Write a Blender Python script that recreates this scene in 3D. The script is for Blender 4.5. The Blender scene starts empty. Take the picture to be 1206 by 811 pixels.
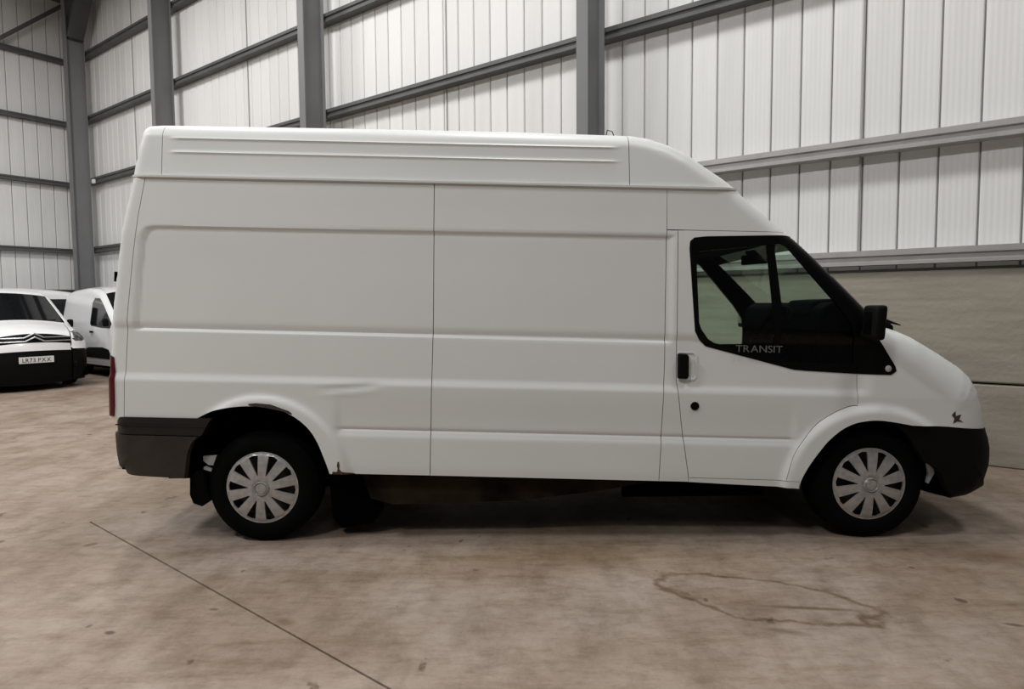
import bpy, bmesh, math, random
import numpy as np
from mathutils import Matrix, Vector, noise
random.seed(4)
S = bpy.context.scene
COL = S.collection
R = math.radians

# ------------------------------------------------------------------ camera
cd = bpy.data.cameras.new('camera'); cam = bpy.data.objects.new('camera', cd); COL.objects.link(cam)
cr, cf, cu = (0.99996, 0.00488, -0.007545), (0.007227, 0.062258, 0.998034), (-0.00534, 0.998048, -0.06222)
# rows: right, up, forward
cam.matrix_world = Matrix((
    (cr[0], cf[0], -cu[0], 1.57479), (cr[1], cf[1], -cu[1], -3.87001),
    (cr[2], cf[2], -cu[2], 1.46777), (0, 0, 0, 1)))
cd.sensor_width = 36; cd.lens = 22.58; cd.clip_end = 200
S.camera = cam
# ------------------------------------------------------------------ world, exposure
S.view_settings.view_transform = 'Standard'; S.view_settings.look = 'None'
S.view_settings.gamma = 1; S.view_settings.use_curve_mapping = False
S.view_settings.exposure = -0.2
W = bpy.data.worlds.new('hall'); S.world = W; W.use_nodes = True
W.node_tree.nodes['Background'].inputs[0].default_value = (0.93, 0.95, 1.0, 1)
W.node_tree.nodes['Background'].inputs[1].default_value = 0.07
# hall frame: u runs along the long wall, v out into the room, z up
TH = 0.6288
T = Vector((math.cos(TH), -math.sin(TH), 0)); N = Vector((-math.sin(TH), -math.cos(TH), 0))
O = Vector((5.701, 1.842, 0))
WALLM = Matrix(((T.x, N.x, 0, O.x), (T.y, N.y, 0, O.y), (0, 0, 1, 0), (0, 0, 0, 1)))  # (u, v, z) -> world (mirrored frame)
def uvz(u, v, z): return O + T*u + N*v + Vector((0, 0, z))
ROOF_Z = 9.9
def area(u, v, z, size, power, col=(1, .995, .985)):
    l = bpy.data.lights.new('high_bay_light', 'AREA'); l.shape = 'SQUARE'; l.size = size; l.energy = power; l.color = col
    o = bpy.data.objects.new('high_bay_light', l); COL.objects.link(o); o.location = uvz(u, v, z); return o
for u, v, p in ((-13.5, 4.5, 350), (-8, 3.6, 320), (-2.5, 3.4, 275), (2.5, 3.6, 185),
                (-13.5, 11.5, 620), (-7.5, 11.5, 690), (-1.5, 11.5, 370), (4, 10.5, 60)):  # unseen ceiling lamps; the back row is added to light the van side
    area(u, v, 9.0, 1.3, p)

# ------------------------------------------------------------------ materials
def mat(name, col, rough=.5, metal=0, var=.0, vscale=3.0, bump=0, bscale=40, coat=0, spec=.5, var2=None, coord='Object', stretch=None):
    m = bpy.data.materials.new(name); m.use_nodes = True
    nt = m.node_tree; b = nt.nodes['Principled BSDF']
    b.inputs['Base Color'].default_value = (*col, 1); b.inputs['Roughness'].default_value = rough
    b.inputs['Metallic'].default_value = metal; b.inputs['Specular IOR Level'].default_value = spec
    b.inputs['Coat Weight'].default_value = coat; b.inputs['Coat Roughness'].default_value = .08
    tc = nt.nodes.new('ShaderNodeTexCoord'); src = tc.outputs[coord]
    if stretch:
        mp = nt.nodes.new('ShaderNodeMapping'); mp.inputs['Scale'].default_value = stretch
        nt.links.new(src, mp.inputs[0]); src = mp.outputs[0]
    if var or var2:
        n = nt.nodes.new('ShaderNodeTexNoise'); n.inputs['Scale'].default_value = vscale; n.inputs['Detail'].default_value = 6
        nt.links.new(src, n.inputs['Vector'])
        r = nt.nodes.new('ShaderNodeValToRGB'); r.color_ramp.elements[0].position = .35; r.color_ramp.elements[1].position = .65
        c2 = var2 if var2 else tuple(c*(1-var) for c in col)
        r.color_ramp.elements[0].color = (*c2, 1); r.color_ramp.elements[1].color = (*col, 1)
        nt.links.new(n.outputs[0], r.inputs[0]); nt.links.new(r.outputs[0], b.inputs['Base Color'])
    if bump:
        n2 = nt.nodes.new('ShaderNodeTexNoise'); n2.inputs['Scale'].default_value = bscale
        nt.links.new(src, n2.inputs['Vector'])
        bp = nt.nodes.new('ShaderNodeBump'); bp.inputs['Strength'].default_value = bump; bp.inputs['Distance'].default_value = .01
        nt.links.new(n2.outputs[0], bp.inputs['Height']); nt.links.new(bp.outputs[0], b.inputs['Normal'])
    return m
M = {}
M['paint'] = mat('white van paint', (.765, .78, .765), .40, coat=0, var=.03, vscale=1.5)
M['paint_far'] = mat('bright white car paint', (.86, .86, .87), .3, coat=.5, var=.02)
M['black_plastic'] = mat('black textured plastic', (.004, .004, .004), .6, bump=.2, bscale=300, spec=.1)
M['grey_plastic'] = mat('weathered dark brown grey bumper plastic', (.045, .037, .031), .55, var=.3, vscale=5, bump=.25, bscale=200, spec=.2)
M['step_plastic'] = mat('dark bumper step plastic', (.009, .008, .007), .5, var=.3, vscale=8, spec=.4)
M['gloss_black'] = mat('glossy black window border', (.003, .003, .003), .35, spec=.12)
M['rubber'] = mat('tyre rubber', (.004, .004, .004), .9, bump=.2, bscale=120, spec=.04)
M['cap'] = mat('silver wheel trim', (.5, .49, .48), .42, .5, var=.25, vscale=30)
M['cap_bright'] = mat('bright silver wheel trim centre', (.6, .59, .58), .3, .7)
M['rim'] = mat('dark steel rim', (.03, .03, .03), .5, .4)
M['under'] = mat('dirty chassis metal', (.036, .026, .017), .9, var2=(.008, .006, .004), vscale=4, spec=.05)
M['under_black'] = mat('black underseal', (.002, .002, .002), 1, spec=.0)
M['interior'] = mat('dark cab trim', (.003, .0035, .0035), .8, spec=.06)
M['seat'] = mat('dark grey seat cloth', (.02, .021, .023), .95, bump=.3, bscale=200)
M['red_lamp'] = mat('deep red lamp lens', (.075, .003, .006), .25, spec=.4)
M['clear_lamp'] = mat('clear lamp lens', (.55, .55, .54), .15, .2)
M['head_lamp'] = mat('smoky grey headlamp', (.16, .165, .17), .15, .4, var=.7, vscale=22)
M['chrome'] = mat('chrome', (.6, .6, .61), .35, 1)
M['car_glass'] = mat('dark parked van glass', (.006, .007, .008), .05, spec=.7)
M['rust'] = mat('rust stain', (.09, .045, .02), .9, var2=(.03, .015, .008), vscale=60)
M['scuff'] = mat('dark scraped paint', (.06, .055, .05), .8, var=.6, vscale=80)
M['plate'] = mat('white number plate', (.75, .75, .73), .4)
M['ink'] = mat('black plate lettering', (.01, .01, .01), .5)
M['etch'] = mat('grey window lettering', (.13, .13, .13), .6)
M['mirror'] = mat('mirror glass', (.8, .82, .82), .03, 1)
M['steel'] = mat('grey painted steel', (.195, .196, .2), .55, var=.08, vscale=2, spec=.25)
M['steel_dark'] = mat('dark grey painted steel', (.07, .07, .075), .55, var=.1, vscale=2)
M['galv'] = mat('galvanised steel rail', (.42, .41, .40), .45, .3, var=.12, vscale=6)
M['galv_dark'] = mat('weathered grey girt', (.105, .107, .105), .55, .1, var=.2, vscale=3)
M['roof'] = mat('grey roof lining', (.35, .35, .35), .8)
M['dark_gap'] = mat('dark joint filler', (.035, .03, .026), .9)
M['white_plastic'] = mat('white plastic', (.8, .8, .78), .5)
M['backing'] = mat('cladding joint shade grey', (.3, .3, .295), .8)

def glass_mat():
    m = bpy.data.materials.new('green tinted window glass'); m.use_nodes = True; nt = m.node_tree
    for n in list(nt.nodes): nt.nodes.remove(n)
    out = nt.nodes.new('ShaderNodeOutputMaterial'); tr = nt.nodes.new('ShaderNodeBsdfTransparent'); gl = nt.nodes.new('ShaderNodeBsdfGlossy')
    tr.inputs[0].default_value = (.76, .87, .80, 1); gl.inputs[0].default_value = (1, 1, 1, 1); gl.inputs[1].default_value = .02
    fr = nt.nodes.new('ShaderNodeFresnel'); fr.inputs[0].default_value = 1.35
    mx = nt.nodes.new('ShaderNodeMixShader')
    nt.links.new(fr.outputs[0], mx.inputs[0]); nt.links.new(tr.outputs[0], mx.inputs[1]); nt.links.new(gl.outputs[0], mx.inputs[2]); nt.links.new(mx.outputs[0], out.inputs[0])
    return m
M['glass'] = glass_mat()

def cladding_mat():
    m = mat('white lining panel', (.80, .80, .785), .5, spec=.3)
    nt = m.node_tree; b = nt.nodes['Principled BSDF']
    tc = nt.nodes.new('ShaderNodeTexCoord'); mp = nt.nodes.new('ShaderNodeMapping'); mp.inputs['Scale'].default_value = (1, 0, 0)
    nt.links.new(tc.outputs['Object'], mp.inputs[0])
    w = nt.nodes.new('ShaderNodeTexWave'); w.inputs['Scale'].default_value = 7.0; w.inputs['Distortion'].default_value = 0
    nt.links.new(mp.outputs[0], w.inputs[0])
    bp = nt.nodes.new('ShaderNodeBump'); bp.inputs['Strength'].default_value = .11; bp.inputs['Distance'].default_value = .012
    nt.links.new(w.outputs[1], bp.inputs['Height']); nt.links.new(bp.outputs[0], b.inputs['Normal'])
    # small tone differences between sheets, faint grime
    oi = nt.nodes.new('ShaderNodeObjectInfo')
    n = nt.nodes.new('ShaderNodeTexNoise'); n.inputs['Scale'].default_value = 1.2; n.inputs['Detail'].default_value = 5
    mp2 = nt.nodes.new('ShaderNodeMapping'); mp2.inputs['Scale'].default_value = (6, 1, .5); nt.links.new(tc.outputs['Object'], mp2.inputs[0]); nt.links.new(mp2.outputs[0], n.inputs[0])
    ad = nt.nodes.new('ShaderNodeMath'); ad.operation = 'MULTIPLY_ADD'; ad.inputs[1].default_value = .5; nt.links.new(oi.outputs['Random'], ad.inputs[0]); nt.links.new(n.outputs[0], ad.inputs[2])
    r = nt.nodes.new('ShaderNodeValToRGB'); r.color_ramp.elements[0].color = (.69, .688, .672, 1); r.color_ramp.elements[1].color = (.79, .79, .78, 1)
    r.color_ramp.elements[0].position = .3; r.color_ramp.elements[1].position = 1
    nt.links.new(ad.outputs[0], r.inputs[0]); nt.links.new(r.outputs[0], b.inputs['Base Color'])
    return m
M['clad'] = cladding_mat()

def block_mat():
    m = mat('buff grey painted concrete panel', (.2, .185, .155), .75, bump=.35, bscale=25, spec=.2)
    nt = m.node_tree; b = nt.nodes['Principled BSDF']
    tc = nt.nodes.new('ShaderNodeTexCoord')
    mp = nt.nodes.new('ShaderNodeMapping'); mp.inputs['Scale'].default_value = (1, 1, 9); nt.links.new(tc.outputs['Object'], mp.inputs[0])
    n = nt.nodes.new('ShaderNodeTexNoise'); n.inputs['Scale'].default_value = 1.4; n.inputs['Detail'].default_value = 7; nt.links.new(mp.outputs[0], n.inputs[0])
    r = nt.nodes.new('ShaderNodeValToRGB'); e = r.color_ramp.elements
    e[0].position = .3; e[0].color = (.27, .245, .20, 1); e[1].position = .6; e[1].color = (.34, .313, .262, 1)
    nt.links.new(n.outputs[0], r.inputs[0]); nt.links.new(r.outputs[0], b.inputs['Base Color'])
    return m
M['block'] = block_mat()

def floor_mat():
    m = bpy.data.materials.new('stained concrete'); m.use_nodes = True; nt = m.node_tree; L = nt.links.new
    b = nt.nodes['Principled BSDF']; b.inputs['Specular IOR Level'].default_value = .35
    tc = nt.nodes.new('ShaderNodeTexCoord'); P = tc.outputs['Object']
    def noi(scale, det=6, st=(1, 1, 1), rough=.6, loc=(0, 0, 0)):
        mp = nt.nodes.new('ShaderNodeMapping'); mp.inputs['Scale'].default_value = st; mp.inputs['Location'].default_value = loc; L(P, mp.inputs[0])
        n = nt.nodes.new('ShaderNodeTexNoise'); n.inputs['Scale'].default_value = scale; n.inputs['Detail'].default_value = det; n.inputs['Roughness'].default_value = rough
        L(mp.outputs[0], n.inputs[0]); return n.outputs[0]
    def ramp(src, stops):
        r = nt.nodes.new('ShaderNodeValToRGB'); e = r.color_ramp.elements
        e[0].position, e[0].color = stops[0][0], (*stops[0][1], 1); e[1].position, e[1].color = stops[-1][0], (*stops[-1][1], 1)
        for p, c in stops[1:-1]:
            q = e.new(p); q.color = (*c, 1)
        L(src, r.inputs[0]); return r.outputs[0]
    def mul(a, bb, fac=1.0):
        x = nt.nodes.new('ShaderNodeMix'); x.data_type = 'RGBA'; x.blend_type = 'MULTIPLY'; x.inputs[0].default_value = fac
        L(a, x.inputs[6]); L(bb, x.inputs[7]); return x.outputs[2]
    def math_(op, a, bb=None, c=None):
        x = nt.nodes.new('ShaderNodeMath'); x.operation = op
        for i, s in enumerate((a, bb, c)):
            if s is None: continue
            if isinstance(s, (int, float)): x.inputs[i].default_value = s
            else: L(s, x.inputs[i])
        return x.outputs[0]
    base = ramp(noi(1.3, 8), [(.30, (.275, .21, .163)), (.5, (.33, .264, .215)), (.70, (.378, .318, .268))])
    base = mul(base, ramp(noi(4.5, 8, (1, .55, 1), .7), [(.36, (.74, .71, .68)), (.56, (1, 1, 1))]))
    base = mul(base, ramp(noi(60, 2), [(.3, (.92, .92, .92)), (.6, (1, 1, 1))]))
    base = mul(base, ramp(noi(11, 9, (.6, 1.6, 1), .75, (5, 1, 0)), [(.36, (.80, .77, .74)), (.52, (1, 1, 1)), (.7, (1.06, 1.06, 1.06))]))
    base = mul(base, ramp(noi(3.0, 9, (.35, 1.8, 1), .7, (2, 9, 0)), [(.34, (.80, .76, .70)), (.48, (1, 1, 1))]))
    base = mul(base, ramp(noi(.9, 4, (1, 1, 1), .5, (3, 7, 0)), [(.42, (.86, .83, .77)), (.55, (1, 1, 1))]))
    # dark flecks and drips
    base = mul(base, ramp(noi(7, 3, (1, .8, 1), .5, (1, 2, 0)), [(.27, (.5, .45, .4)), (.31, (1, 1, 1))]))
    sp = nt.nodes.new('ShaderNodeSeparateXYZ'); L(P, sp.inputs[0])
    wob = noi(3.2, 4); wob2 = noi(9, 5)
    def blob(cx, cy, ax, ay, ang, ring=None, wobble=.5, lo=.8, hi=1.0, dark=(.5, .45, .4)):
        c, s = math.cos(ang), math.sin(ang)
        dx = math_('SUBTRACT', sp.outputs[0], cx); dy = math_('SUBTRACT', sp.outputs[1], cy)
        a = math_('DIVIDE', math_('ADD', math_('MULTIPLY', dx, c), math_('MULTIPLY', dy, s)), ax)
        d = math_('DIVIDE', math_('SUBTRACT', math_('MULTIPLY', dy, c), math_('MULTIPLY', dx, s)), ay)
        r = math_('SQRT', math_('ADD', math_('MULTIPLY', a, a), math_('MULTIPLY', d, d)))
        r = math_('ADD', r, math_('MULTIPLY', math_('SUBTRACT', wob, .5), wobble))
        if ring:
            r = math_('ABSOLUTE', math_('SUBTRACT', r, 1.0))
            r = math_('ADD', r, math_('MULTIPLY', math_('SUBTRACT', wob2, .45), ring*2.2))
            return ramp(r, [(0, dark), (ring*.5, tuple((x+1)/2 for x in dark)), (ring, (1, 1, 1))])
        return ramp(r, [(lo, dark), (hi, (1, 1, 1))])
    for k in (dict(cx=2.79, cy=-.745, ax=.47, ay=.235, ang=-.36, ring=.11, wobble=1.0, dark=(.5, .42, .34)),
              dict(cx=2.98, cy=-.86, ax=.27, ay=.025, ang=-.12, wobble=.3, lo=.3, hi=1.1, dark=(.5, .42, .34)),
              dict(cx=2.78, cy=-1.08, ax=.13, ay=.035, ang=-.3, wobble=.5, lo=.2, hi=1.2, dark=(.6, .54, .48)),
              dict(cx=2.6, cy=-.76, ax=.4, ay=.14, ang=-.35, wobble=.8, lo=.2, hi=1.2, dark=(.84, .8, .75)),
              dict(cx=-.27, cy=-1.06, ax=.035, ay=.022, ang=-.3, wobble=.5, lo=.5, hi=1.1, dark=(.35, .3, .27)),
              dict(cx=-1.07, cy=.02, ax=.05, ay=.035, ang=.6, wobble=.6, lo=.5, hi=1.1, dark=(.55, .5, .46)),
              dict(cx=.10, cy=-.84, ax=.03, ay=.016, ang=-.3, wobble=.5, lo=.5, hi=1.1, dark=(.6, .55, .5)),
              dict(cx=.49, cy=-.97, ax=.085, ay=.05, ang=-.5, wobble=.8, lo=.3, hi=1.1, dark=(.66, .6, .52)),
              dict(cx=.38, cy=-1.3, ax=.13, ay=.05, ang=.3, wobble=.8, lo=.2, hi=1.2, dark=(.72, .66, .6)),
              dict(cx=3.83, cy=-1.03, ax=.06, ay=.02, ang=-.3, wobble=.5, lo=.4, hi=1.1, dark=(.42, .36, .3)),
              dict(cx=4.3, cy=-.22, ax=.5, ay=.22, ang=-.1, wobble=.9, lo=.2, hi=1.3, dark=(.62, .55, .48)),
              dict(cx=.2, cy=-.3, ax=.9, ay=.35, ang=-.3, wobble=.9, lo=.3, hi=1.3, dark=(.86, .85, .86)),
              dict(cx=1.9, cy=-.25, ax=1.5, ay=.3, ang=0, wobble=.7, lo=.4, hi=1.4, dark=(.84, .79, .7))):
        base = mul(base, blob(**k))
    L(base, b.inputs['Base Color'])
    rr = nt.nodes.new('ShaderNodeMapRange'); rr.inputs[3].default_value = .42; rr.inputs[4].default_value = .75; L(noi(2.5, 6), rr.inputs[0]); L(rr.outputs[0], b.inputs['Roughness'])
    bp = nt.nodes.new('ShaderNodeBump'); bp.inputs['Strength'].default_value = .12; bp.inputs['Distance'].default_value = .01; L(noi(35, 5), bp.inputs['Height']); L(bp.outputs[0], b.inputs['Normal'])
    return m
M['floor'] = floor_mat()

# ------------------------------------------------------------------ mesh helpers
def link(name, me, m, parent=None, mw=None):
    o = bpy.data.objects.new(name, me); COL.objects.link(o)
    if m is not None and len(me.materials) == 0: me.materials.append(m)
    if parent is not None: o.parent = parent
    if mw is not None: o.matrix_world = mw
    return o
def mesh(name, verts, faces, smooth=None):
    me = bpy.data.meshes.new(name); me.from_pydata([tuple(v) for v in verts], [], faces)
    bm = bmesh.new(); bm.from_mesh(me); bmesh.ops.recalc_face_normals(bm, faces=bm.faces); bm.to_mesh(me); bm.free()
    if smooth is not None:
        me.shade_smooth(); me.set_sharp_from_angle(angle=R(smooth))
    return me
class MB:
    """collects boxes, tubes and prisms into one mesh"""
    def __init__(s): s.v = []; s.f = []
    def add(s, v, f):
        n = len(s.v); s.v += [tuple(p) for p in v]; s.f += [tuple(i+n for i in q) for q in f]; return s
    def box(s, a, b):
        x0, y0, z0 = a; x1, y1, z1 = b
        return s.add([(x0,y0,z0),(x1,y0,z0),(x1,y1,z0),(x0,y1,z0),(x0,y0,z1),(x1,y0,z1),(x1,y1,z1),(x0,y1,z1)],
                     [(0,3,2,1),(4,5,6,7),(0,1,5,4),(1,2,6,5),(2,3,7,6),(3,0,4,7)])
    def prism(s, poly, axis, a, b):
        """poly in the two other axes, extruded along axis (0,1,2) from a to b"""
        def pt(p, t):
            l = list(p); l.insert(axis, t); return l
        n = len(poly)
        return s.add([pt(p, a) for p in poly]+[pt(p, b) for p in poly],
                     [tuple(range(n))[::-1], tuple(range(n, 2*n))]+[(i, (i+1) % n, n+(i+1) % n, n+i) for i in range(n)])
    def tube(s, pts, r, n=8, closed=False):
        pts = [Vector(p) for p in pts]; rings = []
        rr = r if isinstance(r, (list, tuple)) else [r]*len(pts)
        m = len(pts)
        for i, p in enumerate(pts):
            if closed: d = pts[(i+1) % m]-pts[i-1]
            else: d = pts[min(i+1, m-1)]-pts[max(i-1, 0)]
            d.normalize(); up = Vector((0, 0, 1)) if abs(d.z) < .9 else Vector((1, 0, 0))
            a = d.cross(up).normalized(); b = d.cross(a).normalized()
            rings.append([p+(a*math.cos(2*math.pi*k/n)+b*math.sin(2*math.pi*k/n))*rr[i] for k in range(n)])
        v = [q for ring in rings for q in ring]; f = []
        for i in range(m if closed else m-1):
            j = (i+1) % m
            for k in range(n): f.append((i*n+k, i*n+(k+1) % n, j*n+(k+1) % n, j*n+k))
        if not closed: f += [tuple(range(n)), tuple(range((m-1)*n, m*n))[::-1]]
        return s.add(v, f)
    def lathe(s, prof, c, axis='y', n=48):
        """prof: (radius, offset along axis)"""
        v = []; f = []
        for r, t in prof:
            for k in range(n):
                a = 2*math.pi*k/n
                v.append((c[0]+r*math.cos(a), c[1]+t, c[2]+r*math.sin(a)) if axis == 'y' else (c[0]+r*math.cos(a), c[1]+r*math.sin(a), c[2]+t))
        for i in range(len(prof)-1):
            for k in range(n): f.append((i*n+k, i*n+(k+1) % n, (i+1)*n+(k+1) % n, (i+1)*n+k))
        return s.add(v, f)
    def build(s, name, m, parent=None, smooth=None, bevel=0):
        me = mesh(name, s.v, s.f, smooth); o = link(name, me, m, parent)
        if bevel:
            md = o.modifiers.new('bevel', 'BEVEL'); md.width = bevel; md.segments = 2; md.limit_method = 'ANGLE'; md.angle_limit = R(40)
        return o
def tag(o, label, cat, group=None):
    o['label'] = label; o['category'] = cat
    if group: o['group'] = group
    return o
def empty(name, loc=(0, 0, 0), rz=0, scale=1):
    o = bpy.data.objects.new(name, None); COL.objects.link(o); o.location = loc; o.rotation_euler = (0, 0, rz); o.empty_display_size = .2
    o.scale = (scale,)*3; return o
def struct(o): o['kind'] = 'structure'; return o

# ------------------------------------------------------------------ the hall
def wall_empty(name):
    o = bpy.data.objects.new(name, None); COL.objects.link(o); o.location = O; o.rotation_euler = (0, 0, -TH); return struct(o)
# local frame of the hall empties: x = u, y = -v
U0, U1 = -19.3, 3.4
CLAD_V = -.12
# floor
fl = MB().box((-30, -24, -.25), (22, 24, -.02)).build('floor', M['dark_gap']); struct(fl)
def half_planes(poly, hs):
    """clip convex polygon by half planes a*x+b*y<=c"""
    for a, b, c in hs:
        out = []
        for i in range(len(poly)):
            p, q = poly[i], poly[(i+1) % len(poly)]
            dp, dq = a*p[0]+b*p[1]-c, a*q[0]+b*q[1]-c
            if dp <= 0: out.append(p)
            if dp*dq < 0:
                t = dp/(dp-dq); out.append((p[0]+(q[0]-p[0])*t, p[1]+(q[1]-p[1])*t))
        poly = out
    return poly
ja = math.radians(-38.5); na = (-math.sin(ja), math.cos(ja)); ca = na[0]*-1.64+na[1]*.67          # saw-cut joint running to the lower right
jb = math.radians(44.6); nb = (math.sin(jb), -math.cos(jb)); cb = nb[0]*-1.7+nb[1]*.1                # faint cross joint
big = [(-30, -24), (22, -24), (22, 24), (-30, 24)]
g, g2 = .0055, .0015
for hs in ([(na[0], na[1], ca-g), (-nb[0], -nb[1], -cb-g2)],
           [(-na[0], -na[1], -ca-g), (-nb[0], -nb[1], -cb-g2)],
           [(nb[0], nb[1], cb-g2)]):
    poly = half_planes(big, hs)
    MB().prism(poly, 2, -.02, 0).build('floor_slab', M['floor'], fl)
# cladding sheets
SW = .30
def strip_mesh(h):
    w = SW-.014; d = .022
    p = [(-w/2, 0), (-w/2, d*.55), (-w/2+.008, d), (w/2-.008, d), (w/2, d*.55), (w/2, 0)]
    return mesh('cladding_sheet', *(lambda mb: (mb.v, mb.f))(MB().prism([(a, -b) for a, b in p], 2, 0, h)))
wl = wall_empty('wall_right')
bk = MB().box((U0-.2, .12, 0), (U1, .2, ROOF_Z)).build('wall_backing', M['backing'], wl)
sm = strip_mesh(ROOF_Z-1.78)
u = U0+.15; i = 0
for k in range(-64, 14):
    w_ = .31 if k >= 0 else .287
    u = -.98+w_*(k+.5)
    if u-w_/2 > U0 and u < U1:
        o = link('cladding_sheet', sm, M['clad'], wl); o.location = (u, .12, 1.78); o.scale = (w_/SW, 1, 1)
# concrete panels
cols_u = [-18.32, -13.95, -8.96, -3.77, 1.35]
edges = [U0]+[(a) for a in cols_u[1:]]+[U1]
for a, b in zip(edges[:-1], edges[1:]):
    for z0, z1 in ((0, .728), (.744, 1.75)):
        c = .012
        prof = [(-0, z0+c), (-c, z0), (.115, z0), (.115, z1), (c, z1), (0, z1-c)]
        prof = [(0, z0+c), (c, z0), (.115, z0), (.115, z1), (c*2, z1), (0, z1-c)]
        MB().prism(prof, 0, a+.004, b-.004).build('concrete_panel', M['block'], wl)
# girts per bay
def girt_prof(z, h=.085, deep=.06):
    v0, v1 = -.098, deep
    return [(-v0, z+h), (-v1, z+h), (-v1, z+h*.25), (-v1+.025, z+h*.12), (-v1+.025, z-h*.45), (-v1, z-h*.6), (-v1, z-h), (-v0, z-h)]
GZ = [1.885, 2.945, 4.665, 6.21, 7.79, 9.35]
bays = list(zip([U0]+cols_u, cols_u+[U1]))
for a, b in bays:
    for z in GZ:
        light = z < 2 or (z < 3 and a > -4)  # paler grey for the lowest row and the second row's right bays
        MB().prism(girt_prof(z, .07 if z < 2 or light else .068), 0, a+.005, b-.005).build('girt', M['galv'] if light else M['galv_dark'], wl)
for m_ in (-16.1, -11.42, -6.37, -1.0):
    for z0, z1 in zip(GZ[:-1], GZ[1:]):
        MB().box((m_-.007, .08, z0+.06), (m_+.007, .095, z1-.06)).build('sag_rod', M['galv'], wl)
# end wall (v from 0 to 14), drawn in the same hall frame
we = wall_empty('wall_left')
MB().box((U0-.26, -16, 0), (U0-.14, .1, ROOF_Z)).build('wall_backing', M['backing'], we)
p_ = SW-.014
sm2 = mesh('cladding_sheet', *(lambda mb: (mb.v, mb.f))(MB().prism([(0, -p_/2), (.012, -p_/2), (.022, -p_/2+.008), (.022, p_/2-.008), (.012, p_/2), (0, p_/2)], 2, 0, ROOF_Z-1.78)))
def clad_end():
    m = M['clad'].copy(); m.name = 'white end wall lining panel'
    for n in m.node_tree.nodes:
        if n.type == 'MAPPING':
            s = n.inputs['Scale'].default_value; n.inputs['Scale'].default_value = (s[1], s[0], s[2])
        if n.type == 'TEX_WAVE': n.bands_direction = 'Y'
    return m
mce = clad_end()
for k in range(48):
    o = link('cladding_sheet', sm2, mce, we); o.location = (U0-.14, .1-SW/2-k*SW, 1.78)
for k in range(3):
    for z0, z1 in ((0, .728), (.744, 1.75)):
        MB().box((U0-.13, -5*(k+1)+.15, z0), (U0-.02, -5*k+.142, z1)).build('concrete_panel', M['block'], we)
for z in GZ:
    pr = [(U0-.12, z+.055), (U0+.04, z+.055), (U0+.04, z+.02), (U0+.02, z+.01), (U0+.02, z-.025), (U0+.04, z-.035), (U0+.04, z-.055), (U0-.12, z-.055)]
    MB().prism(pr, 1, -15, -.05).build('girt', M['galv_dark'], we)
MB().prism([(-.08, 9.32), (-.08, 9.20), (-5.05, 4.65), (-5.05, 4.77)], 0, U0+.07, U0+.14).build('wind_brace', M['galv_dark'], we)
# roof
rf = wall_empty('ceiling')
MB().prism([(.3, ROOF_Z-.05), (-18, ROOF_Z+1.3), (-18, ROOF_Z+1.4), (.3, ROOF_Z+.05)], 0, U0-.3, U1).build('roof_sheet', M['roof'], rf)

# steel columns
names = ['grey steel column in the far corner behind the parked vans',
         'slim grey steel column rising behind the rear roof edge of the large van',
         'grey steel column between the second and third wall bays above the van roof',
         'nearest grey steel column with dark web, above the front of the van roof',
         'grey steel column at the right end of the wall']
for k, cu_ in enumerate(cols_u):
    e = empty('steel_column', O+T*cu_+N*.3, -TH); tag(e, names[k], 'column', 'steel portal columns along the long wall')
    h = ROOF_Z-.05; w = .075 if k else .10
    MB().box((-w, -.2, 0), (w, -.184, h)).build('front_flange', M['steel'], e)
    MB().box((-w, .19, 0), (w, .204, h)).build('rear_flange', M['steel'], e)
    MB().box((-.006, -.184, 0), (.006, .19, h)).build('web', M['steel'], e)
    MB().box((-.15, -.26, 0), (.15, .21, .02)).build('base_plate', M['steel_dark'], e)
    if k == 0: corner_col = e
# haunch brace in the far corner
for nm, pr, d_ in (('haunch_plate', [(-.08, -.2), (.12, -.12), (1.35, 1.5), (1.05, 1.5), (-.08, .25)], .12), ('haunch_flange', [(.14, -.14), (1.42, 1.5), (1.35, 1.5), (.08, -.12)], .18)):
    MB().prism([(a, b+8.2) for a, b in pr], 1, -d_, d_).build(nm, M['steel_dark'], corner_col)
jbx = MB().box((-.05, -.03, -.05), (.05, .03, .05)).build('junction_box', M['white_plastic'], bevel=.008); jbx.location = uvz(-18.05, .1, 4.62); jbx.rotation_euler = (0, 0, -TH)
tag(jbx, 'tiny white junction box clipped beside the far corner column', 'junction box')
cb_ = MB().tube([(0, 0, 0), (.03, -.02, .06), (.10, -.03, .03), (.14, -.02, -.08), (.15, -.02, -.5)], .006, 6).build('cable', M['ink']); cb_.location = uvz(-3.66, .13, 3.45); cb_.rotation_euler = (0, 0, -TH)
tag(cb_, 'short black cable looped at the right foot of the nearest column above the van', 'cable')

# ------------------------------------------------------------------ body panel machinery
def seg_nearest(P, A, B):
    """P (n,2), segments A,B (m,2) -> nearest distance, point, seg index, t"""
    d = B-A; L2 = (d**2).sum(1)+1e-12
    t = np.clip(((P[:, None, :]-A[None])*d[None]).sum(2)/L2[None], 0, 1)
    Q = A[None]+t[..., None]*d[None]; D = np.hypot(*(P[:, None, :]-Q).transpose(2, 0, 1))
    k = D.argmin(1); r = np.arange(len(P)); return D[r, k], Q[r, k], k, t[r, k]
def inside(P, loops):
    c = np.zeros(len(P), bool)
    for lp in loops:
        a = np.array(lp, float); b = np.roll(a, -1, 0)
        for (x0, z0), (x1, z1) in zip(a, b):
            if z0 == z1: continue
            h = ((z0 > P[:, 1]) != (z1 > P[:, 1])) & (P[:, 0] < (x1-x0)*(P[:, 1]-z0)/(z1-z0)+x0)
            c ^= h
    return c
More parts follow.
